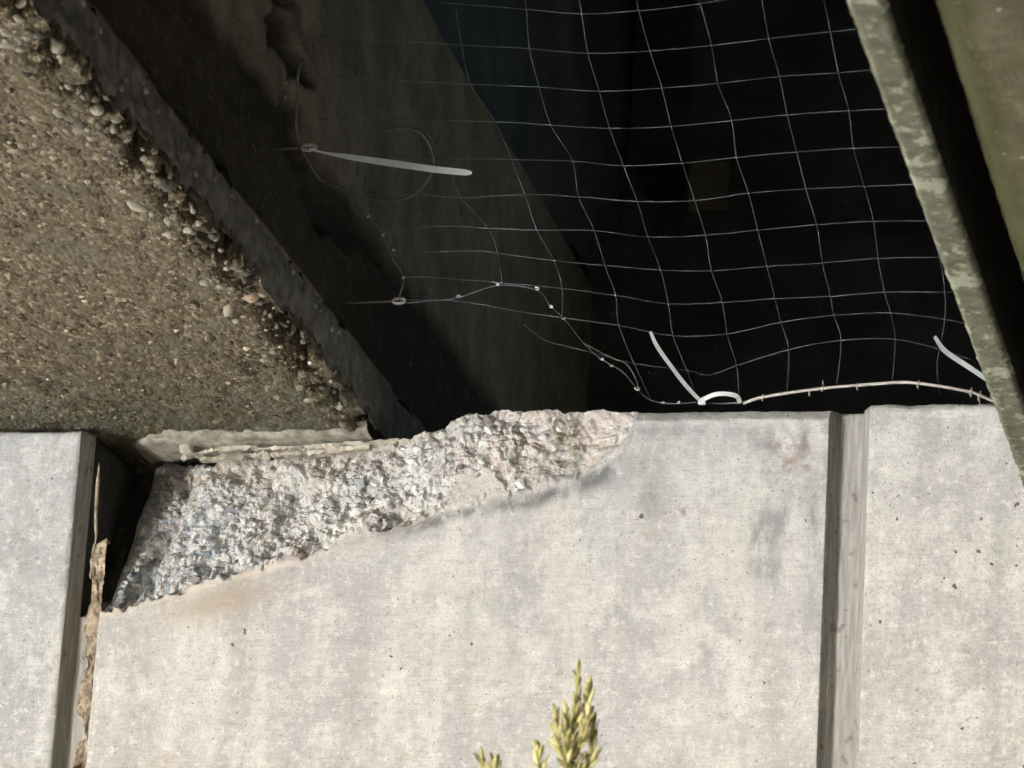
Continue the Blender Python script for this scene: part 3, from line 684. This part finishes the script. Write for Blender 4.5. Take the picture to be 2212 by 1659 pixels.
colsL = [
 [(1762, -60), (1784, 17), (1811, 157), (1834, 239), (1844, 320), (1867, 402), (1887, 478), (1897, 558), (1911, 631), (1924, 676), (1934, 733), (1927, 830)],
 [(1640, -40), (1661, 83), (1684, 165), (1701, 248), (1721, 328), (1741, 408), (1764, 485), (1777, 568), (1794, 640), (1801, 681), (1817, 735), (1807, 838)],
 [(1505, -20), (1537, 98), (1551, 180), (1581, 260), (1591, 340), (1617, 417), (1637, 497), (1657, 575), (1674, 645), (1687, 696), (1704, 755), (1700, 850)],
 [(1368, -40), (1380, 23), (1404, 110), (1430, 190), (1450, 273), (1474, 352), (1501, 433), (1524, 508), (1537, 585), (1561, 653), (1571, 721), (1591, 790), (1597, 862)],
 [(1245, -40), (1257, 30), (1270, 115), (1295, 197), (1317, 277), (1347, 358), (1377, 435), (1400, 512), (1427, 583), (1444, 656), (1454, 725), (1484, 800), (1508, 866)],
 [(1128, -40), (1137, 20), (1144, 105), (1165, 188), (1190, 270), (1237, 348), (1250, 425), (1284, 498), (1307, 573), (1330, 638), (1337, 703), (1370, 785), (1405, 862)],
 [(985, 20), (997, 97), (1017, 182), (1070, 263), (1105, 345), (1134, 420), (1160, 497), (1197, 563), (1215, 623), (1214, 686)],
 [(900, 250), (960, 345), (997, 427), (1055, 493), (1075, 547), (1085, 611)],
 [(2005, 480), (2030, 556), (2041, 631), (2041, 690), (2030, 752), (2024, 790), (2030, 850)]]
bird_net = empty('bird_net', net(1500, 860), 'sagging grey bird net closing the dark gap between girder and beam', 'bird net')
TW = .00040
for r in rows: tube_obj('thread', smooth_path([net(*p) for p in r], 5), TW, MAT['twine'], bird_net, 5)
for r in colsL: tube_obj('thread', smooth_path([net(*p, .0006) for p in r], 5), TW, MAT['twine'], bird_net, 5)
for r in rows[1:]:                                       # knots
    for p in r:
        if any(p in c for c in colsL):
            o = bpy.data.objects.new('knot', peb_me[0] if False else bpy.data.meshes.get('net_knot') or blob(900, 1, .05)); o.data.name = 'net_knot'
            if not o.data.materials: o.data.materials.append(MAT['twine'])
            COL.objects.link(o); o.parent = bird_net; o.location = net(*p, .0004); o.scale = (.0011,) * 3
slack = [(780, 425), (800, 467), (828, 507), (846, 552), (872, 600), (866, 650), (925, 650), (990, 643), (1075, 617), (1160, 627), (1190, 662), (1220, 690), (1262, 742), (1300, 776), (1345, 803), (1378, 842), (1405, 864), (1450, 872), (1512, 869), (1560, 872), (1612, 868)]
tube_obj('edge_cord', smooth_path([net(*p, .001) for p in slack], 6), .0006, MAT['twine'], bird_net, 5)
tube_obj('edge_cord', smooth_path([net(*p, .001) for p in ((1262, 742), (1320, 772), (1352, 785), (1372, 815), (1380, 842))], 6), .0006, MAT['cord'], bird_net, 5)
tube_obj('edge_cord', smooth_path([net(*p, .002) for p in ((652, 128), (644, 160), (641, 230), (640, 275), (648, 312))], 6), .0013, MAT['cord'], bird_net, 5)
tube_obj('edge_cord', smooth_path([net(*p, .002) for p in ((648, 312), (668, 352), (690, 385), (715, 400), (745, 405))], 6), .0011, MAT['cord'], bird_net, 5)
for p, s in (((797, 467), 1.1), ((828, 507), 1.1), ((850, 540), 1), ((872, 600), 1), ((990, 640), 1.3), ((1075, 615), 1.2), ((1160, 623), 1.6), ((1190, 662), 1.4), ((1218, 688), 1.2), ((1300, 776), 1.2), ((1320, 790), 1.2), ((1376, 840), 1.8), ((1432, 870), 1.1), ((1466, 869), 1.1)):
    s *= .62; c = net(*p, .0015); a = random.uniform(-.5, 1.2); d = np.array([math.cos(a), 0, math.sin(a)]) * .0022 * s
    w = np.array([-math.sin(a), 0, math.cos(a)]) * .0012 * s
    tube_obj('clip', smooth_path([c - d + w * .3, c - d * .4 + w, c + d * .6 + w * .6, c + d, c + d * .5 - w * .7, c - d * .6 - w * .7], 3), .0007 * s, MAT['zinc'], bird_net, 5)
adopt(bird_net)
# wall anchors, loop, ties, rope
def eye(name, u, v, s, label):
    e = empty(name, net(u, v, .003), label, 'eye bolt', 'bolts holding the net edge'); c = net(u, v, .003)
    th = np.linspace(0, 2 * math.pi, 17)
    tube_obj('ring', np.array([c + s * np.array([math.cos(t) * 1.5, .3 * math.sin(t), math.sin(t) * .75]) for t in th]), s * .38, MAT['rope'], e, 6)
    tube_obj('shank', np.array([c + s * np.array([-1.0, 0, 0]), c + s * np.array([-3, 0, -.1]), np.array([XE - .02, c[1] + .004, c[2]])]), s * .3, MAT['cord'], e, 6)
    adopt(e)
eye('eye_bolt', 668, 318, .0040, 'eye bolt in the girder web at the white tie\'s left end')
eye('eye_bolt', 862, 650, .0036, 'eye bolt low on the girder web where the net edge turns')
loopp = [(780, 423), (810, 430), (850, 433), (890, 423), (912, 405), (930, 380), (938, 350), (928, 312), (905, 284), (867, 275), (835, 284)]
lo = tube_obj('loose_cord', smooth_path([net(*p, .004) for p in loopp], 6), .0010, MAT['cord']); tag(lo, 'thin loose cord curling round in a loop behind the long white tie', 'cord')
NV = -ray(1106, 600)
def tie(pts, w, label, head=None, lift=.007, extra=None):
    t = empty('cable_tie', net(*pts[0], lift), label, 'cable tie', 'white cable ties on the net')
    Pq = smooth_path([net(*p, lift) for p in pts], 6)
    ww = np.interp(np.linspace(0, 1, len(Pq)), np.linspace(0, 1, len(w)), w)
    ribbon_obj('strap', Pq, ww, .0012, NV, MAT['nylon'], t)
    if head:
        c = net(*head, lift); o = mesh_obj('head', *[[tuple(np.array(v) + c) for v in box_vf(-.003, .003, -.0025, .0025, -.0028, .0028)[0]], box_vf(0, 1, 0, 1, 0, 1)[1]], MAT['nylon'], t)
    if extra: ribbon_obj('loop', smooth_path([net(*p, lift) for p in extra], 8), .0038, .0012, NV, MAT['nylon'], t)
    adopt(t); return t
tie([(668, 321), (700, 330), (735, 336), (800, 346), (870, 356), (940, 366), (1000, 372), (1019, 373)], [.0018, .0016, .0024, .0046, .0054, .0057, .0056, .0055, .0050, .0022], 'long white cable tie jutting right from the girder web')
tie([(1405, 717), (1416, 742), (1430, 764), (1456, 800), (1486, 838), (1509, 862)], [.0026, .0036, .0036, .0036, .0034], 'upright white cable tie with a small loop at the wall top', (1516, 867), .005, [(1520, 862), (1545, 852), (1572, 851), (1592, 857), (1598, 870)])
tie([(2019, 727), (2034, 750), (2050, 765), (2082, 786), (2112, 806), (2135, 822)], [.0030, .0042, .0044, .0044, .0040], 'short white cable tie beside the lichened rib', None, .005)
rp = [(1606, 871), (1647, 858), (1721, 846), (1784, 838), (1854, 832), (1941, 826), (1984, 828), (2041, 836), (2097, 847), (2117, 854), (2150, 868)]
rope = empty('wire_rope', net(1606, 871), 'bowed pale wire rope holding the net along the right of the wall top', 'wire rope')
tube_obj('strand', smooth_path([net(*p, .004) for p in rp], 8), .0014, MAT['rope'], rope, 8)
for u_, v_, s in ((1647, 858, 1), (1749, 846, 1.1), (1777, 838, 1.4), (1852, 833, 1.2), (1983, 829, 1.4), (2097, 845, 1.5), (2116, 855, 2.0)):
    c = net(u_, v_, .004); t_ = np.linspace(.3, 2 * math.pi - .2, 12)
    Pr = [c + s * .0021 * (np.array([.25 * math.sin(a), math.cos(a), math.sin(a)])) for a in t_] + [c + s * np.array([.0004, -.0018, -.0040 if u_ != 1777 else .0042])]
    tube_obj('hog_ring', np.array(Pr), .0006, MAT['zinc'], rope, 5)
adopt(rope)

# ------------------------------------------------------------------ tall plant in front of the wall
PY = -.9
def pp(u, v, dy=0.0): return on(1, u, v, PY + dy)
plant = empty('tall_weed', (pp(1235, 1659)[0], PY, GZ), 'tall yellow green weed with budding tips in front of the wall', 'plant')
bud_me = blob(700, 2, .04); bud_me.shade_smooth(); bud_me.name = 'bud'; bud_me.materials.append(MAT['bud'])
tip_me = bud_me.copy(); tip_me.materials.clear(); tip_me.materials.append(MAT['stem'])
def bud(c, d, L, W, dark=False):
    o = bpy.data.objects.new('bud', tip_me if dark else bud_me); COL.objects.link(o); o.parent = plant
    o.location = Vector(c) ; o.scale = (W, W, L); o.rotation_mode = 'QUATERNION'; o.rotation_quaternion = Vector(d).to_track_quat('Z', 'Y')
root = np.array(plant.location)
def stem(pts, r):
    tube_obj('stem', smooth_path(pts, 5), r, MAT['stem'], plant, 6)
PX = .00033
mains = [[(1238, 1700), (1236, 1600), (1246, 1520), (1249, 1462)], [(1240, 1640), (1266, 1570), (1272, 1475)], [(1228, 1660), (1205, 1600), (1200, 1545)], [(1230, 1650), (1222, 1590), (1224, 1537)],
         [(1175, 1720), (1165, 1660), (1157, 1615)], [(1045, 1720), (1050, 1680), (1042, 1645)], [(1072, 1700), (1066, 1652)], [(1245, 1690), (1275, 1640), (1282, 1560)]]
for mi, m_ in enumerate(mains):
    dy = random.uniform(-.01, .01); pts = smooth_path([pp(u, v, dy) for u, v in m_], 8)
    tube_obj('stem', pts, np.linspace(.0016, .0007, len(pts)), MAT['stem'], plant, 5)
    L_ = np.linalg.norm(np.diff(pts, axis=0), axis=1).sum(); n = int(L_ / .0010)
    for k in range(n):
        f = (k + random.random()) / n; i = min(int(f * (len(pts) - 1)), len(pts) - 2); t = pts[i + 1] - pts[i]; t /= np.linalg.norm(t)
        a = random.uniform(0, 6.28); sp = random.uniform(.15, .95) * (1 - .75 * f ** 2)
        d = t + sp * np.array([math.cos(a), .6 * math.sin(a), 0]); d /= np.linalg.norm(d)
        L = .0052 * random.uniform(.6, 1.35); off = random.uniform(.3, 1.9) * (1 - .55 * f)
        bud(pts[i] + d * L * (.4 + off), d, L, .00100 * random.uniform(.6, 1.6), random.random() < (.24 if f < .75 else .5))
for (a, b) in ((0, 1238), (4, 1175), (5, 1045)):
    p0 = pp(*mains[a][0]); q = np.array([root[0] + (p0[0] - root[0]) * .25, PY, GZ])
    stem([q, q * .6 + p0 * .4 + np.array([.012, 0, 0]), p0 * .75 + q * .25 + np.array([.006, 0, 0]), p0], .0022)
stem([pp(1066, 1700), pp(1072, 1700)], .0012)
adopt(plant)
